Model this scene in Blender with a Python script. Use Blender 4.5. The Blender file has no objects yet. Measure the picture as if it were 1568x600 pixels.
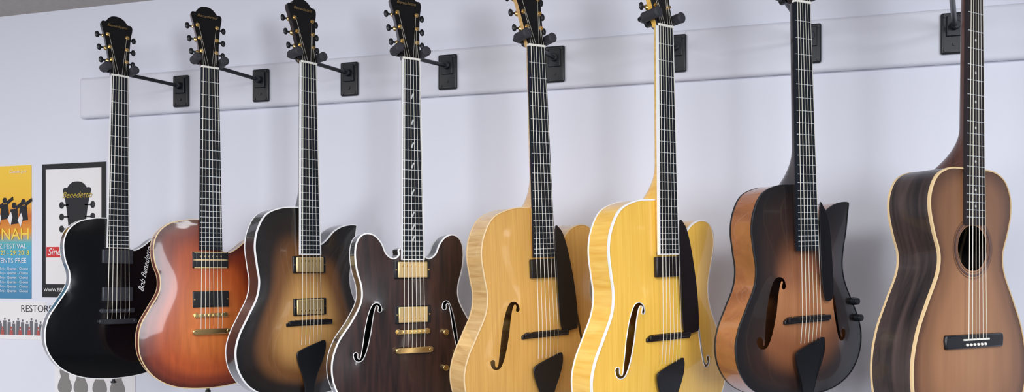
import bpy, math, numpy as np
from mathutils import Vector, Matrix
from mathutils.geometry import delaunay_2d_cdt
S=bpy.context.scene
S.view_settings.view_transform='Standard'
rad=math.radians
CZ=1.70
def col(r,g,b):
    f=lambda c:(c/255)/12.92 if c/255<=.04045 else ((c/255+.055)/1.055)**2.4
    return (f(r),f(g),f(b),1)
# ---------------------------------------------------------------- materials
def new_mat(name):
    m=bpy.data.materials.new(name); m.use_nodes=True
    nt=m.node_tree; return m,nt,nt.nodes['Principled BSDF']
def mat(name,c,rough=.5,metal=0,coat=0,emit=None,noise=0,nscale=8,spec=.5):
    m,nt,b=new_mat(name)
    b.inputs['Base Color'].default_value=c; b.inputs['Roughness'].default_value=rough
    b.inputs['Metallic'].default_value=metal; b.inputs['Coat Weight'].default_value=coat
    b.inputs['Coat Roughness'].default_value=.04; b.inputs['Specular IOR Level'].default_value=spec
    tc=nt.nodes.new('ShaderNodeTexCoord'); n=nt.nodes.new('ShaderNodeTexNoise')
    n.inputs['Scale'].default_value=nscale; n.inputs['Detail'].default_value=4
    nt.links.new(tc.outputs['Object'],n.inputs['Vector'])
    mx=nt.nodes.new('ShaderNodeMix'); mx.data_type='RGBA'
    k=1-noise if noise else .97
    mx.inputs[6].default_value=(c[0]*k,c[1]*k,c[2]*k,1); mx.inputs[7].default_value=c
    nt.links.new(n.outputs['Fac'],mx.inputs[0]); nt.links.new(mx.outputs[2],b.inputs['Base Color'])
    return m
def ramp(nt,stops):
    r=nt.nodes.new('ShaderNodeValToRGB'); e=r.color_ramp.elements
    while len(e)<len(stops): e.new(.5)
    for i,(p,c) in enumerate(stops): e[i].position=p; e[i].color=c
    return r
def wood(name,c1,c2,sx=260,sz=6,sy=60,rough=.3,coat=.75,burst=None,grain=.35):
    m,nt,b=new_mat(name)
    tc=nt.nodes.new('ShaderNodeTexCoord'); mp=nt.nodes.new('ShaderNodeMapping')
    mp.inputs['Scale'].default_value=(sx,sy,sz)
    n=nt.nodes.new('ShaderNodeTexNoise'); n.inputs['Scale'].default_value=1; n.inputs['Detail'].default_value=5
    n.inputs['Distortion'].default_value=.6
    nt.links.new(tc.outputs['Object'],mp.inputs['Vector']); nt.links.new(mp.outputs['Vector'],n.inputs['Vector'])
    r=ramp(nt,[(.3,c1),(.7,c2)]); nt.links.new(n.outputs['Fac'],r.inputs['Fac'])
    out=r.outputs['Color']
    if burst:
        at=nt.nodes.new('ShaderNodeAttribute'); at.attribute_name='edge'
        br=ramp(nt,burst); nt.links.new(at.outputs['Fac'],br.inputs['Fac'])
        br.color_ramp.interpolation='EASE'
        mx=nt.nodes.new('ShaderNodeMix'); mx.data_type='RGBA'; mx.blend_type='MULTIPLY'; mx.inputs[0].default_value=grain
        nt.links.new(br.outputs['Color'],mx.inputs[6]); nt.links.new(out,mx.inputs[7]); out=mx.outputs[2]
    nt.links.new(out,b.inputs['Base Color'])
    b.inputs['Roughness'].default_value=rough; b.inputs['Coat Weight'].default_value=coat; b.inputs['Coat Roughness'].default_value=.05
    return m
M={}
M['black']=mat('gloss_black_lacquer',col(8,9,13),.12,0,.25,spec=.4)
M['ebony']=mat('ebony',col(17,18,24),.38,0,.1,noise=.4,nscale=60)
M['fb']=mat('fingerboard_ebony',col(26,31,41),.6,0,0,noise=.4,nscale=50,spec=.2)
M['rose']=mat('rosewood',col(44,38,42),.6,noise=.4,nscale=80,spec=.25)
M['fret']=mat('fret_nickel',col(195,202,210),.35,.5)
M['string']=mat('string_steel',col(228,224,210),.4,.4)
M['gold']=mat('gold_plate',col(232,200,138),.24,1)
M['gold_satin']=mat('gold_cover_plate',col(228,200,146),.36,.85)
M['nickel']=mat('dark_nickel',col(66,68,76),.3,.7)
M['bone']=mat('bone_nut',col(240,238,232),.4)
M['white']=mat('white_binding',col(240,240,242),.35)
M['cream']=mat('cream_binding',col(225,196,150),.4)
M['plast']=mat('black_plastic',col(22,25,32),.4)
M['foam']=mat('hanger_foam',col(48,48,56),.7)
M['steel']=mat('hanger_black_steel',col(24,28,36),.35,.2)
M['pearl']=mat('pearl_inlay',col(200,205,210),.3)
M['plate_black']=mat('pickup_black',col(17,17,22),.3)
K=col(255,255,255)
M['red_top']=wood('cherry_sunburst_top',col(170,150,140),K,sx=120,sz=10,burst=[(0,col(80,24,14)),(.2,col(132,50,25)),(.5,col(188,86,38)),(1,col(220,124,60))])
M['red_side']=wood('cherry_side',col(112,42,24),col(150,64,35),sx=20,sz=120)
M['brn_top']=wood('brown_sunburst_top',col(190,175,165),K,burst=[(0,col(11,11,13)),(.25,col(32,23,20)),(.54,col(122,80,44)),(.94,col(212,162,98))])
M['brn7_top']=wood('tobacco_sunburst_top',col(195,180,170),K,rough=.38,coat=.4,burst=[(0,col(20,17,20)),(.22,col(50,33,29)),(.52,col(140,88,58)),(1,col(206,144,98))])
M['cop_side']=wood('copper_maple_side',col(132,80,48),col(172,112,70),sx=10,sz=18,sy=10)
M['dark_side']=wood('dark_side',col(13,12,15),col(24,20,21),sx=10,sz=80)
M['walnut']=wood('dark_walnut_top',col(19,14,17),col(66,40,35),sx=70,sz=6,rough=.3,coat=.6)
M['honey']=wood('honey_spruce_top',col(202,152,80),col(219,171,94),sx=220,sz=4)
M['honey_side']=wood('flamed_maple_side',col(206,160,98),col(238,202,140),sx=8,sz=150,sy=8)
M['yel']=wood('blonde_spruce_top',col(236,184,74),col(248,202,92),sx=220,sz=4)
M['yel_side']=wood('blonde_maple_side',col(236,182,76),col(253,212,112),sx=8,sz=100,sy=8)
M['mahog_top']=wood('aged_spruce_top',col(205,195,190),K,sx=60,sz=3,rough=.45,coat=.25,burst=[(0,col(92,60,42)),(.25,col(134,92,62)),(.7,col(164,116,80)),(1,col(174,126,88))])
M['rw_side']=wood('rosewood_side',col(25,22,26),col(78,64,62),sx=6,sy=60,sz=5,rough=.4,coat=.3)
M['neck_brn']=wood('mahogany_neck',col(66,38,31),col(98,60,48))
M['neck_dk']=wood('dark_neck',col(24,18,20),col(46,32,32))
# ---------------------------------------------------------------- mesh builder (mm ; x , y(into wall) , D(down from nut))
class MB:
    def __init__(s): s.v=[]; s.f=[]
    def add(s,vs,fs):
        o=len(s.v); s.v+=[tuple(map(float,p)) for p in vs]; s.f+=[tuple(i+o for i in f) for f in fs]
    def box(s,x0,x1,y0,y1,z0,z1):
        s.add([(x,y,z) for z in(z0,z1) for y in(y0,y1) for x in(x0,x1)],[(0,1,3,2),(4,6,7,5),(0,4,5,1),(2,3,7,6),(0,2,6,4),(1,5,7,3)])
    def cyl(s,p0,p1,r,n=12,r1=None):
        r1=r if r1 is None else r1
        p0=Vector(p0);p1=Vector(p1);d=(p1-p0).normalized()
        a=d.orthogonal().normalized();b=d.cross(a);vs=[]
        for p,rr in((p0,r),(p1,r1)):
            for i in range(n):
                t=2*math.pi*i/n; vs.append(p+a*math.cos(t)*rr+b*math.sin(t)*rr)
        s.add(vs,[(i,(i+1)%n,n+(i+1)%n,n+i) for i in range(n)]+[tuple(range(n))[::-1],tuple(range(n,2*n))])
    def prism(s,poly,y0,y1):
        f0=y0 if callable(y0) else (lambda x,d:y0); f1=y1 if callable(y1) else (lambda x,d:y1)
        n=len(poly)
        s.add([(x,f0(x,d),d) for x,d in poly]+[(x,f1(x,d),d) for x,d in poly],
              [tuple(range(n)),tuple(range(n,2*n))[::-1]]+[(i,n+i,n+(i+1)%n,(i+1)%n) for i in range(n)])
    def ell(s,c,r,n=12,m=8):
        vs=[];fs=[]
        for j in range(1,m):
            t=math.pi*j/m
            for i in range(n):
                p=2*math.pi*i/n; vs.append((c[0]+r[0]*math.sin(t)*math.cos(p),c[1]+r[1]*math.sin(t)*math.sin(p),c[2]+r[2]*math.cos(t)))
        for j in range(m-2):
            for i in range(n): fs.append((j*n+i,j*n+(i+1)%n,(j+1)*n+(i+1)%n,(j+1)*n+i))
        fs.append(tuple(range(n))[::-1]); fs.append(tuple(range((m-2)*n,(m-1)*n)))
        s.add(vs,fs)
    def obj(s,name,m,parent,bevel=0,ang=38,attr=None):
        me=bpy.data.meshes.new(name)
        me.from_pydata([(x/1000,y/1000,-d/1000) for x,y,d in s.v],[],s.f); 
        import bmesh
        bm=bmesh.new(); bm.from_mesh(me); bmesh.ops.recalc_face_normals(bm,faces=bm.faces); bm.to_mesh(me); bm.free()
        me.materials.append(m)
        me.shade_smooth(); me.set_sharp_from_angle(angle=rad(ang))
        if attr is not None:
            a=me.attributes.new('edge','FLOAT','POINT'); a.data.foreach_set('value',np.array(attr,dtype=np.float32))
        o=bpy.data.objects.new(name,me); S.collection.objects.link(o); o.parent=parent
        if bevel:
            b=o.modifiers.new('bevel','BEVEL'); b.width=bevel/1000; b.segments=3; b.limit_method='ANGLE'; b.angle_limit=rad(40)
        return o
def catmull(P,sub=8,closed=True):
    P=[np.array(p,float) for p in P]; n=len(P); out=[]
    rng=range(n) if closed else range(n-1)
    for i in rng:
        g=lambda k:P[k%n] if closed else P[min(max(k,0),n-1)]
        a,b,c,d=g(i-1),g(i),g(i+1),g(i+2)
        for s_ in range(sub):
            t=s_/sub
            out.append(.5*((2*b)+(-a+c)*t+(2*a-5*b+4*c-d)*t*t+(-a+3*b-3*c+d)*t**3))
    if not closed: out.append(P[-1])
    return np.array(out)
def resample(P,step):
    Q=np.vstack([P,P[:1]]); L=np.r_[0,np.cumsum(np.linalg.norm(np.diff(Q,axis=0),axis=1))]
    n=int(L[-1]/step); t=np.linspace(0,L[-1],n,endpoint=False)
    return np.c_[np.interp(t,L,Q[:,0]),np.interp(t,L,Q[:,1])]
def inside(P,poly):
    x,y=P[:,0],P[:,1]; r=np.zeros(len(P),bool); n=len(poly); j=n-1
    for i in range(n):
        xi,yi=poly[i];xj,yj=poly[j]
        if yi!=yj:
            c=((yi>y)!=(yj>y))&(x<(xj-xi)*(y-yi)/(yj-yi)+xi); r^=c
        j=i
    return r
def plate(outline,holes,gs):
    lo=outline.min(0);hi=outline.max(0)
    g=[(x+(gs/2 if k%2 else 0),y) for k,y in enumerate(np.arange(lo[1],hi[1],gs*.87)) for x in np.arange(lo[0],hi[0],gs)]
    g=np.array(g); keep=inside(g,outline)
    allp=np.vstack([outline]+holes)
    keep&=(((g[:,None,:]-allp[None])**2).sum(2).min(1)>(gs*.5)**2)
    for h in holes: keep&=~inside(g,h)
    g=g[keep]
    vs=[];es=[]
    for loop in [outline]+holes:
        o=len(vs); n=len(loop); vs+=[tuple(p) for p in loop]; es+=[(o+i,o+(i+1)%n) for i in range(n)]
    no=len(outline)
    vs+=[tuple(p) for p in g]
    r=delaunay_2d_cdt([Vector(v) for v in vs],es,[],0,1e-4,True)
    V=np.array([tuple(v) for v in r[0]]); F=np.array(r[2])
    c=V[F].mean(1); k=inside(c,outline)
    for h in holes: k&=~inside(c,h)
    F=F[k]
    bnd=np.array([any(i<no for i in src) for src in r[3]])
    E=np.vstack([F[:,[0,1]],F[:,[1,2]],F[:,[2,0]]]); E=np.unique(np.sort(E,1),axis=0)
    N=len(V); deg=np.bincount(E.ravel(),minlength=N).astype(float); deg[deg==0]=1
    h=np.zeros(N); free=~bnd
    for _ in range(2200):
        s=np.bincount(E[:,0],h[E[:,1]],N)+np.bincount(E[:,1],h[E[:,0]],N)
        h2=(s/deg+1)*free; h=h2
    h/=h.max()
    return V,F,h
def fhole(cx,cd,sgn,sc=1.0,lean=.12,fat=1.0):
    path=[(23,53),(21,62),(14,67),(7,61),(2.5,36),(0,0),(-2.5,-36),(-7,-61),(-14,-67),(-21,-62),(-23,-53)]
    w=[5.2,3.8,2.6,3.4,5.2,6.5,5.2,3.4,2.6,3.8,5.2]
    P=catmull(path,6,False); W=np.interp(np.linspace(0,10,len(P)),range(11),w)*fat
    T=np.gradient(P,axis=0); T/=np.linalg.norm(T,axis=1)[:,None]; Nn=np.c_[-T[:,1],T[:,0]]
    L=P+Nn*W[:,None]; R=P-Nn*W[:,None]
    def cap(p,t,nn,w0,sg):
        return [p+sg*t*w0*math.sin(a)+nn*w0*math.cos(a) for a in np.linspace(0,math.pi,7)[1:-1]]
    c1=cap(P[-1],T[-1],Nn[-1],W[-1],1); c0=cap(P[0],T[0],-Nn[0],W[0],-1)
    poly=np.vstack([L,c1,R[::-1],c0])*sc
    X=cx+(poly[:,0]+lean*poly[:,1])*(1 if sgn<0 else -1); Dd=cd-poly[:,1]
    return np.c_[X,Dd]
# ---------------------------------------------------------------- outlines
def mirror(left): # left list from neck to bottom (last at x=0)
    return left+[(-x,d) for x,d in left[-2::-1]]
LP=[(-28,378),(-60,380),(-98,391),(-124,416),(-134,450),(-130,490),(-119,525),(-121,560),(-145,600),(-171,640),(-181,685),(-172,730),(-140,773),(-85,801),(0,810),
 (85,801),(140,773),(172,730),(181,685),(171,640),(145,600),(122,562),(116,525),(124,490),(136,460),(134,436),(116,424),(92,430),(68,450),(46,462),(31,456),(28,430),(28,400),(24,379),(0,378)]
def arch(horn): 
    L=[(-26,0),(-75,4),(-118,22),(-142,60),(-150,103),(-144,152),(-138,192),(-146,232),(-172,278),(-197,325),(-206,368),(-196,415),(-162,458),(-100,486),(0,496),
       (100,486),(162,458),(196,415),(206,368),(197,325),(172,278),(146,232),(136,192)]
    if horn=='round': L+=[(142,152),(152,115),(155,85),(149,60),(132,44),(106,42),(80,54),(56,80),(38,95),(28,90),(26,60),(24,20),(18,0),(0,0)]
    else: L+=[(140,150),(149,110),(154,75),(158,50),(159,44),(155,40),(135,40),(108,46),(82,60),(58,84),(38,97),(28,92),(26,60),(24,20),(18,0),(0,0)]
    return L
def tr(L,sx,sd,d0,low=1,dl=(190,290)):
    out=[]
    for x,d in L:
        k=min(max((d-dl[0])/(dl[1]-dl[0]),0),1); out.append((x*sx*(1+(low-1)*k),d*sd+d0))
    return out
DC=mirror([(-28,440),(-32,456),(-46,463),(-62,452),(-73,428),(-90,410),(-112,406),(-130,420),(-137,450),(-133,490),(-123,530),(-126,565),(-150,608),(-181,652),(-196,700),(-190,750),(-160,800),(-100,844),(0,858)])
FT=mirror([(-26,320),(-65,322),(-98,337),(-116,367),(-118,400),(-107,440),(-93,478),(-98,515),(-125,565),(-152,620),(-165,680),(-158,740),(-125,785),(-70,805),(0,808)])
HS=[(21,0),(22.5,-18),(24,-45),(28,-85),(33,-118),(37,-136),(37.5,-146),(34,-151),(27,-151),(24,-155),(19,-162),(10,-168.5),(0,-170)]
HSP=[tuple(p) for p in catmull(HS,4,False)]; HSP=HSP+[(-x,d) for x,d in HSP[-2::-1]]
def txt(name,s,size,m,parent,loc,rot=(90,0,0),align='CENTER',shear=0,extr=0):
    c=bpy.data.curves.new(name,'FONT'); c.body=s; c.size=size; c.align_x=align; c.align_y='CENTER'; c.shear=shear; c.extrude=extr
    c.materials.append(m); o=bpy.data.objects.new(name,c); S.collection.objects.link(o); o.parent=parent
    o.location=loc; o.rotation_euler=[rad(a) for a in rot]; return o
def fretD(n,sc=635): return sc*(1-2**(-n/12))
def hw(D): return 21.5+6.5*D/456
# ---------------------------------------------------------------- guitar
def guitar(name,loc,yaw,pitch,roll,outl,top,side,neck,t,yb,A,shear,join,heel,fbend,bind,holes=[],fbbind=None,
           hs_side=None,pick=[],pickmat='gold',ringmat='plate_black',bridge='tom',bD=635,tail='stop',tD=677,guard=None,inl=None,
           button='plast',knobs=[],fbm='fb',extras=None,scale=635,hbind=None,knobmat='gold',ring=True):
    G=bpy.data.objects.new(name,None); S.collection.objects.link(G); G.empty_display_size=.1
    G.location=loc; G.rotation_euler=(rad(pitch),rad(roll),rad(yaw))
    O=resample(catmull(outl,8),4.5)
    V,F,h=plate(O,holes,8.5)
    base=lambda d:yb+(d-join)*shear
    hp=h**.85
    Y=base(V[:,1])-A*hp
    def topy(x,d):
        k=((V[:,0]-x)**2+(V[:,1]-d)**2).argmin(); return Y[k]
    m=MB(); m.v=[(a,b,c) for (a,c),b in zip(V,Y)]; m.f=[tuple(int(i) for i in f) for f in F]
    m.obj('carved_top',M[top],G,attr=h,ang=60)
    n=len(O); m=MB()
    m.add([(x,base(d),d) for x,d in O]+[(x,base(d)+t,d) for x,d in O],[(i,(i+1)%n,n+(i+1)%n,n+i) for i in range(n)])
    m.obj('rim',M[side],G,attr=[0]*(2*n),ang=35)
    V2,F2,h2=plate(O,[],18)
    m=MB(); m.v=[(a,base(c)+t+(A*.7)*q,c) for (a,c),q in zip(V2,h2**.85)]; m.f=[tuple(int(i) for i in f) for f in F2]
    m.obj('back',M[side],G,attr=h2,ang=60)
    # binding
    T=np.roll(O,-1,0)-np.roll(O,1,0); T/=np.linalg.norm(T,axis=1)[:,None]; Nn=np.c_[-T[:,1],T[:,0]]
    if inside(O+Nn*2,O).mean()>.5: Nn=-Nn
    def ringm(P,Nv,f,wi,wo,dep,nm,mt):
        k=len(P);m=MB();I=P-Nv*wi;U=P+Nv*wo
        m.add([(a,f(a,d)-1.2,d) for a,d in I]+[(a,f(a,d)-.6,d) for a,d in U]+[(a,f(a,d)+dep,d) for a,d in U]+[(a,f(a,d)+dep,d) for a,d in I],
          [(j*k+i,j*k+(i+1)%k,((j+1)%4)*k+(i+1)%k,((j+1)%4)*k+i) for j in range(4) for i in range(k)])
        m.obj(nm,M[mt],G,ang=50)
    if bind:
        ringm(O,Nn,lambda a,d:base(d),bind[1],.5,bind[2],'top_binding',bind[0])
        ringm(O,Nn,lambda a,d:base(d)+t-3,1.5,.5,3.5,'back_binding',bind[0])
    for hpz in holes:
        if hbind:
            T2=np.roll(hpz,-1,0)-np.roll(hpz,1,0); T2/=np.linalg.norm(T2,axis=1)[:,None]; N2=np.c_[-T2[:,1],T2[:,0]]
            if inside(hpz+N2*.8,hpz).mean()>.5: N2=-N2
            ringm(hpz,N2,lambda a,d:topy(a,d),.2,1.1,2,'soundhole_binding',hbind)
    # fingerboard
    m=MB(); m.add([(-hw(0),0,0),(hw(0),0,0),(hw(fbend),0,fbend),(-hw(fbend),0,fbend),(-hw(0),6.5,0),(hw(0),6.5,0),(hw(fbend),6.5,fbend),(-hw(fbend),6.5,fbend)],
        [(0,1,2,3),(7,6,5,4),(0,4,5,1),(1,5,6,2),(2,6,7,3),(3,7,4,0)])
    m.obj('fingerboard',M[fbm],G)
    m=MB(); w=22; m.prism([(-w,join-2),(w,join-2),(w,fbend-6),(-w,fbend-6)],6,lambda x,d:max(topy(0,max(d,join+12)),7)+4); m.obj('fingerboard_extension',M[neck],G)
    if fbbind:
        m=MB()
        for s_ in(-1,1):
            a,b=hw(0),hw(fbend)
            m.add([(s_*(a+.4),-.3,0),(s_*(a-2),-.3,0),(s_*(b-2),-.3,fbend),(s_*(b+.4),-.3,fbend),(s_*(a+.4),6.5,0),(s_*(a-2),6.5,0),(s_*(b-2),6.5,fbend),(s_*(b+.4),6.5,fbend)],
              [(0,1,2,3),(7,6,5,4),(0,4,5,1),(1,5,6,2),(2,6,7,3),(3,7,4,0)])
        m.box(-hw(fbend),hw(fbend),-.3,6.5,fbend-2,fbend+.4)
        m.obj('fingerboard_binding',M[fbbind],G)
    m=MB(); k=1
    while fretD(k,scale)<fbend-3:
        d=fretD(k,scale); w=hw(d)-(1.6 if fbbind else .3); m.box(-w,w,-1,1,d-.7,d+.7); k+=1
    m.obj('frets',M['fret'],G)
    if inl:
        m=MB()
        for q in (3,5,7,9,12,15,17,19):
            d=(fretD(q,scale)+fretD(q-1,scale))/2
            if d>fbend-10: continue
            if inl=='dots': m.cyl((0,-.3,d),(0,.5,d),2.6)
            else: m.prism([(-4,d+5),(-1,d-1),(2,d-7),(5,d-5),(2,d+1),(0,d+7)],-.3,.5)
        m.obj('inlays',M['pearl'],G)
    m=MB(); m.box(-21.5,21.5,-2.5,8,-5,0); m.obj('nut',M['bone'],G,bevel=.6)
    # neck loft
    st=list(np.linspace(-8,join-75,8))+list(np.linspace(join-68,join+1,12)); m=MB(); na=13
    for d in st:
        tt=min(max((d-(join-75))/75,0),1); dep=15+3*d/join if d>0 else 14
        dep=dep+(heel-dep)*(tt**1.9); w=hw(max(d,0))-.3; w*=1-.10*tt
        for i in range(na):
            a=math.pi*i/(na-1); m.v.append((w*math.cos(a)*(1-.2*tt*math.sin(a)),6.2+dep*math.sin(a)**(.75-.2*tt),float(d)))
    for j in range(len(st)-1):
        for i in range(na-1): m.f.append((j*na+i,j*na+i+1,(j+1)*na+i+1,(j+1)*na+i))
        m.f.append((j*na,j*na+na-1,(j+1)*na+na-1,(j+1)*na))
    m.f.append(tuple(range(na))); m.f.append(tuple(range((len(st)-1)*na,len(st)*na)))
    m.obj('neck',M[neck],G)
    # headstock
    tl=math.tan(rad(13)); hy=lambda o:(lambda x,d:o-d*tl)
    m=MB(); m.prism(HSP,hy(3.5),hy(17)); m.obj('headstock',M[hs_side or neck],G,bevel=1.2)
    m=MB(); m.prism(HSP,hy(.5),hy(3.5)); m.obj('headstock_veneer',M['black'],G,bevel=.5)
    if fbbind:
        HQ=resample(np.array(HSP),3); T3=np.roll(HQ,-1,0)-np.roll(HQ,1,0);T3/=np.linalg.norm(T3,axis=1)[:,None];N3=np.c_[-T3[:,1],T3[:,0]]
        if inside(HQ+N3,HQ).mean()>.5:N3=-N3
        m=MB();k=len(HQ);I=HQ-N3*.5;U=HQ+N3*.5
        for P_,o_ in((I,.2),(U,.2),(U,3.6),(I,3.6)): m.v+=[(a,o_-d*tl,d) for a,d in P_]
        m.f=[(j*k+i,j*k+(i+1)%k,((j+1)%4)*k+(i+1)%k,((j+1)%4)*k+i) for j in range(4) for i in range(k)]
        m.obj('headstock_binding',M['nickel'],G)
    txt('logo','Benedetto',.0115,M['gold'],G,(0,.0002+.142*tl-.0015,.142),(90-13,0,0),shear=.4)
    mp=MB();mb=MB();ms=MB();mg=MB()
    px=[(-18,-45),(-21,-80),(-24,-115),(18,-45),(21,-80),(24,-115)]
    sxs=[-17,-10.3,-3.5,3.5,10.3,17]
    order=[0,1,2,5,4,3]
    for i,(x,d) in enumerate(px):
        y=-d*tl; s_=1 if x>0 else -1
        mp.cyl((x,y+1,d),(x,y-6.5,d-.0),2.8,14); mp.cyl((x,y+.6,d),(x,y-.8,d),5,18)
        edge=abs(x)+9
        mg.cyl((x,y+19,d),(s_*(edge+4),y+19,d),2.2,10); mg.ell((x+s_*3,y+19,d),(8,4,7))
        mb.cyl((s_*(edge+2),y+19,d),(s_*(edge+8),y+19,d),2.4,10)
        mb.ell((s_*(edge+12),y+19,d),(6,3.6,8.5))
    mp.obj('tuner_posts',M['gold'],G); mg.obj('tuner_housings',M['gold'],G); mb.obj('tuner_buttons',M[button],G)
    yb_=-4.0
    for i in range(6):
        a=(sxs[i],-2.8,-2); bx=-26+52*i/5; b=(bx,yb_,bD)
        x,d=px[order[i]]; ms.cyl(a,(x*.9,-d*tl-3,d),.42,5)
        r=[.75,.65,.58,.5,.45,.42][i]
        ms.cyl(a,b,r,6)
        if tail!='pins': ms.cyl(b,(bx,min(topy(bx,tD)-8,3) if tail=='stop' else 2,tD),r,6)
    ms.obj('strings',M['string'],G)
    # pickups
    for (pd,kind) in pick:
        ty=topy(0,pd)
        if kind=='hb':
            if ring:
                m=MB(); m.prism([(-44,pd-21),(44,pd-21),(44,pd+21),(-44,pd+21)],min(ty-5,5),ty+8); m.obj('pickup_ring',M[ringmat],G,bevel=2)
            m=MB(); m.prism([(-36.5,pd-19),(36.5,pd-19),(36.5,pd+19),(-36.5,pd+19)],1.5,ty+2); m.obj('pickup_cover',M['gold_satin' if pickmat=='gold' else pickmat],G,bevel=2.2)
            m=MB()
            for i in range(6): m.cyl((-25+10*i,1.9,pd+(-9 if pd<540 else 9)),(-25+10*i,.8,pd+(-9 if pd<540 else 9)),2.2)
            if ring:
                for sx_ in(-1,1): m.cyl((sx_*40.5,min(ty-5,5)+1,pd),(sx_*40.5,min(ty-5,5)-1,pd),2)
            m.obj('pole_screws',M['gold' if pickmat!='nickel' else 'nickel'],G)
            if pickmat=='plate_black':
                m=MB(); m.prism([(-38,pd-1.6),(38,pd-1.6),(38,pd+1.6),(-38,pd+1.6)],1.0,4)
                for dd in(-21,19): m.prism([(-40,pd+dd),(40,pd+dd),(40,pd+dd+2),(-40,pd+dd+2)],2,8)
                m.obj('pickup_trim',M['gold_satin'],G)
        else:
            m=MB(); m.prism([(-34,pd-21),(34,pd-21),(34,pd+21),(-34,pd+21)],2,max(ty-1,9)); m.obj('floating_pickup',M['plate_black'],G,bevel=2)
            m=MB()
            for i in range(6): m.cyl((-25+10*i,2.2,pd+10),(-25+10*i,1.2,pd+10),1.6)
            m.obj('pole_screws',M['nickel'],G)
    # bridge
    ty=topy(0,bD)
    if bridge=='tom':
        m=MB(); m.box(-40,40,-2,4,bD-5,bD+5)
        for i in range(6): m.box(-28.5+10.4*i,-23.5+10.4*i,-4,0,bD-3.5,bD+3.5)
        for s_ in(-1,1): m.cyl((s_*36,3,bD),(s_*36,ty+3,bD),3.5); m.cyl((s_*36,ty-1.5,bD),(s_*36,ty+.5,bD),7,18)
        m.obj('bridge',M['gold' if pickmat!='nickel' else 'nickel'],G,bevel=.8)
    elif bridge=='arch':
        m=MB(); P=[(-62,bD+9),(62,bD+9),(62,bD+2),(50,bD-5),(-50,bD-5),(-62,bD+2)]
        m.prism(P,lambda x,d:min(topy(x,bD)-5,6),lambda x,d:topy(x,bD)+2)
        m.prism([(-58,bD-4),(58,bD-4),(58,bD+5),(-58,bD+5)],lambda x,d:-3.2+abs(x)*.03,lambda x,d:4)
        m.obj('bridge',M['ebony'],G,bevel=1)
        m=MB()
        for s_ in(-1,1): m.cyl((s_*40,3.5,bD),(s_*40,5.5,bD),6,20)
        m.obj('bridge_thumbwheels',M['gold'],G)
    else:
        m=MB(); m.prism([(-82,bD-10),(82,bD-10),(84,bD),(82,bD+16),(-82,bD+16),(-84,bD)],-0.5,ty+3); m.obj('bridge',M['ebony'],G,bevel=3)
        m=MB(); m.box(-36,36,-3.5,2,bD-2,bD+1); m.obj('saddle',M['bone'],G)
        m=MB()
        for i in range(6): m.ell((-26+10.4*i,-1.5,bD+9),(2.8,2.8,2.8))
        m.obj('bridge_pins',M['bone'],G)
    if tail=='stop':
        ty=topy(0,tD)
        m=MB(); m.prism([(-46,tD-5),(-38,tD-7),(38,tD-7),(46,tD-5),(46,tD+5),(38,tD+7),(-38,tD+7),(-46,tD+5)],ty-13,ty-4)
        for s_ in(-1,1): m.cyl((s_*41,ty-14,tD),(s_*41,ty+1,tD),5,18)
        m.obj('stop_tailpiece',M['gold' if pickmat!='nickel' else 'nickel'],G,bevel=1.5)
    elif tail=='ebony':
        eb=O[:,1].max()
        P=catmull([(-30,tD+14),(-10,tD+6),(12,tD-1),(34,tD-8),(40,tD-4),(40,tD+14),(33,tD+42),(20,tD+75),(13,tD+105),(11,eb-6),(-11,eb-6),(-14,tD+105),(-22,tD+75),(-34,tD+45),(-38,tD+22)],4)
        yy=lambda x,d:min(topy(0,tD)-9,1)+(max(0,d-tD-20))*.09
        m=MB(); m.prism([tuple(p) for p in P],lambda x,d:min(yy(x,d),base(eb)-4),lambda x,d:min(yy(x,d),base(eb)-4)+5); m.obj('ebony_tailpiece',M['ebony'],G,bevel=1.5)
        m=MB(); m.box(-11,11,base(eb)-5,base(eb)+30,eb-8,eb+2.5); m.obj('tailpiece_hinge',M['gold'],G,bevel=1)
    eb=O[:,1].max(); m=MB(); m.cyl((0,base(eb)+t*.5,eb-3),(0,base(eb)+t*.5,eb+9),4,14); m.cyl((0,base(eb)+t*.5,eb+9),(0,base(eb)+t*.5,eb+14),7,16); m.obj('strap_button',M['ebony'],G)
    if guard:
        P=[tuple(p) for p in catmull(guard,5)]
        m=MB(); m.prism(P,0,2.5); m.obj('pickguard',M['plate_black'],G,bevel=.6)
        gx=sum(p[0] for p in guard)/len(guard); gd=max(p[1] for p in guard)-25
        m=MB(); m.cyl((gx,2,gd),(gx,topy(gx,gd)+1,gd),3); m.obj('pickguard_post',M['ebony'],G)
    if knobs:
        m=MB()
        for x,d in knobs:
            y=topy(x,d); m.cyl((x,y+1,d),(x,y-13,d),8.5,20,7)
        m.obj('control_knobs',M[knobmat],G,bevel=1)
    if extras: extras(G,topy,base)
    return G
NUT=[(-1.502,-.219,.522),(-1.2295,-.2135,.527),(-.939,-.226,.515),(-.6594,-.249,.498),(-.355,-.267,.500),(-.074,-.313,.505),(.190,-.313,.530),(.486,-.332,.513)]
NUT=[(x,y,CZ+h) for x,y,h in NUT]
YAW=[57,50,58,43,45,48,41,40]
def sig(G,topy,base):
    # hand-written signature running up the treble side
    p0=topy(62,560); p1=topy(78,455)
    txt('signature','Bob Benedetto',.020,M['white'],G,(.068,(min(p0,p1,topy(70,505))-1.6)/1000,-.512),(90,-80,0),shear=.6)
def rosette(G,topy,base):
    m=MB()
    for r0,r1 in((45,46),(49,53),(56,57)):
        k=64
        o=len(m.v)
        for r in(r0,r1): m.v+=[(r*math.cos(2*math.pi*i/k),topy(0,520)-.6,467+r*math.sin(2*math.pi*i/k)) for i in range(k)]
        m.f+=[(o+i,o+(i+1)%k,o+k+(i+1)%k,o+k+i) for i in range(k)]
    m.obj('rosette',M['neck_brn'],G)
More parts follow.
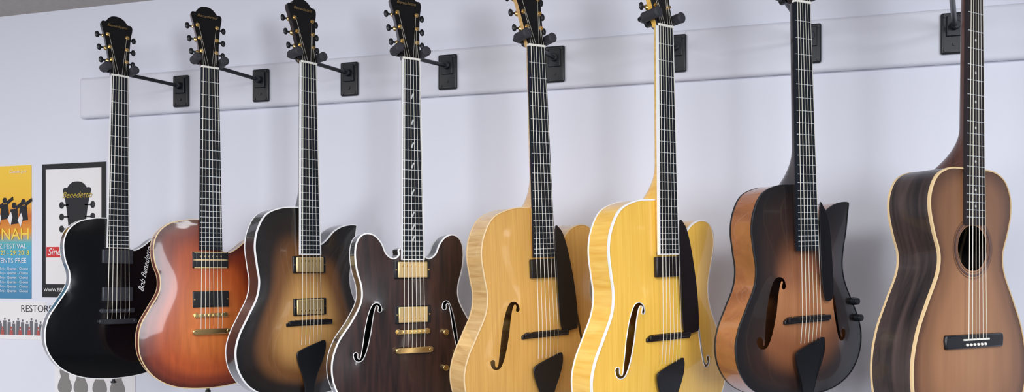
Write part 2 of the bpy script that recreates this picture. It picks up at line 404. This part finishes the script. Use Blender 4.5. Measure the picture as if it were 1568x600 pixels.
circ=np.array([(42*math.cos(2*math.pi*i/48),467+42*math.sin(2*math.pi*i/48)) for i in range(48)])
# 1 black solid body
guitar('electric_guitar',NUT[0],YAW[0],0,.4,tr([(x,d-378) for x,d in LP],.94,.99,376,.97),'black','black','black',42,13,8,.015,378,36,456,('white',2.0,2.5),fbbind='white',
  pick=[(478,'hb'),(578,'hb')],pickmat='nickel',ring=False,bD=622,tD=650,knobs=[(110,690),(140,655)],extras=sig,knobmat='plast')
# 2 cherry sunburst
guitar('electric_guitar',NUT[1],YAW[1],0,-.3,tr([(x,d-378) for x,d in LP],1.0,1.01,389,.93),'red_top','red_side','neck_brn',42,13,11,.015,390,38,468,('cream',1.8,2.2),
  pick=[(493,'hb'),(594,'hb')],pickmat='plate_black',knobs=[(110,700),(145,665)],knobmat='plast')
# 3 brown sunburst archtop
guitar('archtop_guitar',NUT[2],YAW[2],0,-.6,tr(arch('sharp'),.90,.95,352,.98),'brn_top','dark_side','neck_dk',56,17,14,.02,352,58,470,('white',2.4,3.5),fbbind='white',
  pick=[(494,'hb'),(598,'hb')],bridge='arch',tail='ebony',tD=690,knobs=[(125,665),(105,710)],knobmat='plast')
# 4 walnut double cutaway
guitar('semi_hollow_electric_guitar',NUT[3],YAW[3],0,-.6,tr(DC,.99,1,0,.98,(500,600)),'walnut','dark_side','neck_dk',43,14,11,.015,448,30,467,('white',2.4,3.5),fbbind='white',inl='leaf',
  holes=[fhole(-108,632,-1,.95),fhole(108,632,1,.95)],hbind='white',pick=[(490,'hb'),(595,'hb')],tD=678,knobs=[(80,640),(110,690),(80,725)])
GD=[(30,405),(44,402),(58,430),(72,490),(82,560),(84,622),(74,632),(46,632),(36,612),(32,520)]
# 5 honey archtop
guitar('archtop_guitar',NUT[4],YAW[4],.4,-2.8,tr(arch('round'),1,1,352,.97),'honey','honey_side','honey_side',70,17,15,.025,352,78,465,('cream',1.8,2.5),
  holes=[fhole(-100,633,-1,1.05),fhole(100,633,1,1.05)],pick=[(490,'fl')],bridge='arch',tail='ebony',tD=690,guard=GD)
# 6 blonde archtop
guitar('archtop_guitar',NUT[5],YAW[5],.2,-1.6,tr(arch('round'),1,1,352,.95),'yel','yel_side','yel_side',64,16,14,.02,352,72,467,('white',2.6,4),fbbind='white',
  holes=[fhole(-100,638,-1,1.08),fhole(100,638,1,1.08)],hbind='white',pick=[(492,'fl')],bridge='arch',tail='ebony',tD=692,guard=GD)
# 7 tobacco burst small archtop
guitar('archtop_guitar',NUT[6],YAW[6],.2,-2.2,tr(arch('sharp'),.88,.86,354,.97),'brn7_top','cop_side','neck_dk',58,17,14,.02,354,68,486,('plast',1.5,2),
  holes=[fhole(-88,605,-1,.98,fat=1.4),fhole(88,605,1,.98,fat=1.4)],bridge='arch',bD=620,tail='ebony',tD=668,
  guard=[(34,400),(44,398),(60,430),(66,500),(68,570),(58,588),(42,580),(34,520)],knobs=[(150,595),(160,630)],knobmat='plast')
# 8 parlor flat top
guitar('acoustic_guitar',NUT[7],YAW[7],0,0,FT,'mahog_top','rw_side','neck_brn',84,7,2,0,320,84,424,('cream',2.5,4),holes=[circ],
  bridge='flat',tail='pins',inl='dots',fbm='rose',extras=rosette)
# ---------------------------------------------------------------- hangers
PX=[-1.468,-1.205,-.932,-.649,-.363,-.064,.240,.540]
for i,(nx,ny,nz) in enumerate(NUT):
    H=bpy.data.objects.new('guitar_hanger',None); S.collection.objects.link(H); H.location=(PX[i],-.022,CZ+(.528 if i<5 else .533))
    inv=Vector(H.location)
    R=Matrix.Rotation(rad(YAW[i]),3,'Z')
    def W(x,y,d): # guitar-local mm -> hanger-local mm (x,y,D)
        p=R@Vector((x,y,-d))/1000+Vector((nx,ny,nz))-inv; return (p.x*1000,p.y*1000,-p.z*1000)
    m=MB(); ms=MB()
    pl=[(-26,-46),(26,-46),(26,46),(-26,46)]
    m.prism(pl,-7,2.5); m.obj('mounting_plate',M['plast'],H,bevel=5)
    m=MB(); m.box(-16,16,-12,-6,-38,8); m.cyl((0,-24,-14),(0,-6,-14),10,18); m.obj('swivel_socket',M['steel'],H,bevel=2)
    m=MB()
    for a,b in((-18,-38),(18,-38),(-18,38),(18,38),(0,25)): m.cyl((a,-9,b),(a,-6,b),4,14)
    m.obj('screws',M['plast'],H)
    m=MB(); c=W(0,46,-22); m.cyl((0,-10,-14),c,5.2,14); m.cyl(W(0,54,-22),W(0,38,-22),9,16)
    pr=[W(-33,30,-22),W(-32,42,-22),W(-20,46,-22),W(20,46,-22),W(32,42,-22),W(33,30,-22)]
    for a,b in zip(pr[:-1],pr[1:]): m.cyl(a,b,5,12); m.ell(a,(5,5,5))
    for s_ in(-1,1): m.cyl(W(s_*33,30,-22),W(s_*33,-14,-22),4,12)
    m.obj('arm_and_yoke',M['steel'],H)
    m=MB()
    for s_ in(-1,1): m.cyl(W(s_*33,30,-22),W(s_*33,-12,-22),10.5,20); m.cyl(W(s_*33,-12,-22),W(s_*33,-16,-22),12,20,8)
    m.obj('foam_sleeves',M['foam'],H,bevel=1.5)
# ---------------------------------------------------------------- room
def quadbox(name,x0,x1,y0,y1,z0,z1,m,parent=None,bevel=0):
    b=MB(); b.box(x0*1000,x1*1000,y0*1000,y1*1000,-z1*1000,-z0*1000); o=b.obj(name,m,parent,bevel=bevel); return o
mw=mat('painted_wall',col(222,224,236),.75,noise=.03,nscale=3)
mbd=mat('painted_board',col(219,221,232),.6,noise=.03,nscale=3)
mc=mat('ceiling_tile',col(200,194,188),.9,noise=.25,nscale=70)
mf=mat('grey_carpet',col(110,108,106),.95,noise=.3,nscale=60)
mr_=mat('side_wall_paint',col(150,150,158),.8,noise=.05)
ZC=CZ+.812
quadbox('wall_back',-5,4.5,0,.1,0,ZC,mw)
quadbox('wall_left',-5.1,-5,-5,.1,0,ZC,mw)
quadbox('wall_right',4.5,4.6,-5,.1,0,ZC,mr_)
quadbox('ceiling',-5.1,4.6,-5,.1,ZC,ZC+.05,mc)
quadbox('floor',-5.1,4.6,-5,.1,-.05,0,mf)
quadbox('baseboard_back',-5,4.5,-.015,0,0,.1,mbd)
quadbox('trim_1',-1.835,4.4,-.020,0,CZ+.469,CZ+.592,mbd,bevel=9)
# posters and paper flyers -------------------------------------------------------
def root(name,x,h):
    o=bpy.data.objects.new(name,None); S.collection.objects.link(o); o.location=(x,0,CZ+h); return o
def pan(parent,name,x0,x1,h0,h1,lay,m):
    return quadbox(name,x0,x1,-.001-.0008*lay,0.0,h0,h1,m,parent)
pm=lambda n,c:mat(n,c,.6)
pw=pm('paper_white',col(232,230,232)); pk=pm('ink_black',col(22,24,30)); pr_=pm('ink_red',col(205,50,50)); pg=pm('ink_gold',col(190,165,60))
P=root('framed_poster',-1.872,.131)
pan(P,'frame',-.12,.12,-.206,.207,1,pk); pan(P,'sheet',-.104,.104,-.165,.19,3,pw)
m=MB(); m.prism([(x*1.35-0+15,d*1.0+20) for x,d in HSP],-5.5,-3); 
for s_ in(-1,1):
    for d in(-25,-62,-98): m.ell((15+s_*58,-4,d+20),(9,1.5,11)); m.box(15+s_*40-10,15+s_*40+10,-5.5,-3,d+18,d+22)
m.obj('headstock_print',pk,P)
txt('print_logo','Benedetto',.026,pg,P,(.015,-.0062,.108),shear=.4)
pan(P,'red_band',-.1,.104,-.082,-.05,5,pr_)
txt('band_text','Since 1968',.03,pw,P,(-.095,-.0056,-.066),align='LEFT',shear=.3)
txt('address_text','WWW.BENEDETTOGUITARS.COM',.0155,pw,P,(-.112,-.0035,-.183),align='LEFT')
m=MB();m.prism([(15-28,20),(15+28,20),(15+36,50),(15+36,64),(15-36,64),(15-36,50)],-5.4,-3);m.obj('print_base',pk,P)
Q=root('festival_poster',-2.162,.129)
def grad(name,stops):
    m_,nt,b=new_mat(name); tc=nt.nodes.new('ShaderNodeTexCoord'); sp=nt.nodes.new('ShaderNodeSeparateXYZ'); mr=nt.nodes.new('ShaderNodeMapRange')
    mr.inputs[1].default_value=-.21; mr.inputs[2].default_value=.21
    nt.links.new(tc.outputs['Object'],sp.inputs[0]); nt.links.new(sp.outputs['Z'],mr.inputs[0]); r=ramp(nt,stops); nt.links.new(mr.outputs[0],r.inputs['Fac'])
    nt.links.new(r.outputs['Color'],b.inputs['Base Color']); b.inputs['Roughness'].default_value=.5; return m_
pan(Q,'sheet',-.128,.128,-.209,.209,1,grad('festival_print',[(0,col(70,130,170)),(.3,col(80,160,200)),(.42,col(90,175,185)),(.5,col(225,150,50)),(.62,col(200,110,50)),(.75,col(240,190,60)),(1,col(246,204,70))]))
m=MB()
for k,(cx,cd) in enumerate([(-95,-55),(-55,-70),(-15,-60),(25,-78),(62,-62),(98,-72)]):
    m.ell((cx,-2.6,cd-22),(9,.8,10)); m.prism([(cx-14,cd-10),(cx+12,cd-12),(cx+18,cd+35),(cx-16,cd+38)],-3,-2); m.prism([(cx+5,cd-18),(cx+32,cd-34),(cx+34,cd-24),(cx+10,cd-8)],-3.2,-2)
m.obj('musicians_print',pk,Q)
m=MB()
for cx,cd in[(-75,-35),(0,-40),(45,-42),(85,-38)]: m.prism([(cx-8,cd),(cx+6,cd-22),(cx+12,cd-5),(cx+4,cd+22)],-3.9,-3.3)
m.obj('highlights_print',pw,Q)
py=pm('ink_yellow',col(246,214,80))
txt('title','SAVANNAH',.052,py,Q,(.124,-.0036,-.008),align='RIGHT')
txt('subtitle','JAZZ FESTIVAL',.022,pw,Q,(.112,-.0036,-.045),align='RIGHT')
txt('dates','SEPT 23 - 29, 2018',.021,py,Q,(.122,-.0036,-.066),align='RIGHT')
txt('free','ALL EVENTS FREE',.022,pw,Q,(.112,-.0036,-.09),align='RIGHT')
for k in range(6): txt('names','Larry Coryell - Trio - Quartet - Chorus',.0115,pw,Q,(.118,-.0036,-.115-.014*k),align='RIGHT')
txt('sponsor','Coastal Jazz',.014,pw,Q,(.112,-.0036,.19),align='RIGHT')
Q=root('restoration_flyer',-2.09,-.148); pan(Q,'sheet',-.112,.112,-.06,.058,1,pw)  # paper flyer with headline and group photos, flat on the wall
txt('headline','RESTORE',.03,pk,Q,(.015,-.002,.036),align='LEFT')
m=MB()
for k in range(12):
    cx=-100+k*17.5; cd=12+5*(k%3)
    m.ell((cx,-2,cd-16),(3.6,.5,4.2)); m.prism([(cx-6,cd-11),(cx+6,cd-11),(cx+7,46),(cx-7,46)],-2.4,-1.8)
m.obj('group_photo_print',pm('ink_grey',col(105,105,112)),Q)
m=MB()
for k in range(6):
    cx=-91+k*35; m.prism([(cx-5,30),(cx+5,30),(cx+7,46),(cx-7,46)],-3,-2.5); m.ell((cx,-2.6,24),(3.4,.5,4))
m.obj('group_photo_print_warm',pm('ink_brown',col(176,84,80)),Q)
Q=root('guitar_catalog_flyer',-1.795,-.36); pan(Q,'sheet',-.148,.148,-.105,.103,1,pw)  # second paper flyer, printed with guitars
m=MB()
for cx in(-110,-50,20,85):
    g=resample(catmull([(x*.16,(d-560)*.16) for x,d in FT],3),3); m.prism([(cx+x,d-30) for x,d in g],-2.6,-1.9); m.box(cx-3,cx+3,-2.6,-1.9,-98,-60)
m.obj('guitars_print',pm('ink_mid',col(130,128,126)),Q)
# ---------------------------------------------------------------- lights
def area(name,loc,target,size,power,c,sy=None):
    l=bpy.data.lights.new(name,'AREA'); l.size=size; l.energy=power; l.color=c
    if sy: l.shape='RECTANGLE'; l.size_y=sy
    o=bpy.data.objects.new(name,l); S.collection.objects.link(o); o.location=loc
    o.rotation_euler=(Vector(target)-Vector(loc)).to_track_quat('-Z','Y').to_euler(); return o
area('unseen_ceiling_light',(.9,-1.9,ZC-.03),(.9,-1.7,0),1.4,36,(.96,.98,1),.5)  # unseen area lamps added under the ceiling for most of the light
area('unseen_ceiling_light',(-.7,-2.1,ZC-.03),(-.7,-1.8,0),1.4,34,(1,.99,.98),.5)
area('unseen_ceiling_light',(-2.6,-2.0,ZC-.03),(-2.6,-1.7,0),1.4,18,(1,.94,.90),.5)
area('window_light',(2.2,-4.2,1.7),(0,0,1.6),1.6,60,(.88,.93,1),1.3)
area('window_light',(-2.6,-4.2,1.7),(-.5,0,1.5),1.4,52,(.98,.97,1),1.1)
w=bpy.data.worlds.new('room_ambient'); S.world=w; w.use_nodes=True
w.node_tree.nodes['Background'].inputs[0].default_value=(.86,.9,1,1); w.node_tree.nodes['Background'].inputs[1].default_value=.44
# ---------------------------------------------------------------- camera
c=bpy.data.cameras.new('camera'); co=bpy.data.objects.new('camera',c); S.collection.objects.link(co)
co.location=(0,-1.86,CZ); co.rotation_euler=(rad(90),0,rad(14.5)); c.sensor_width=36; c.lens=36*1130/1568; c.shift_y=(418-300)/1568; c.clip_start=.02
S.camera=co
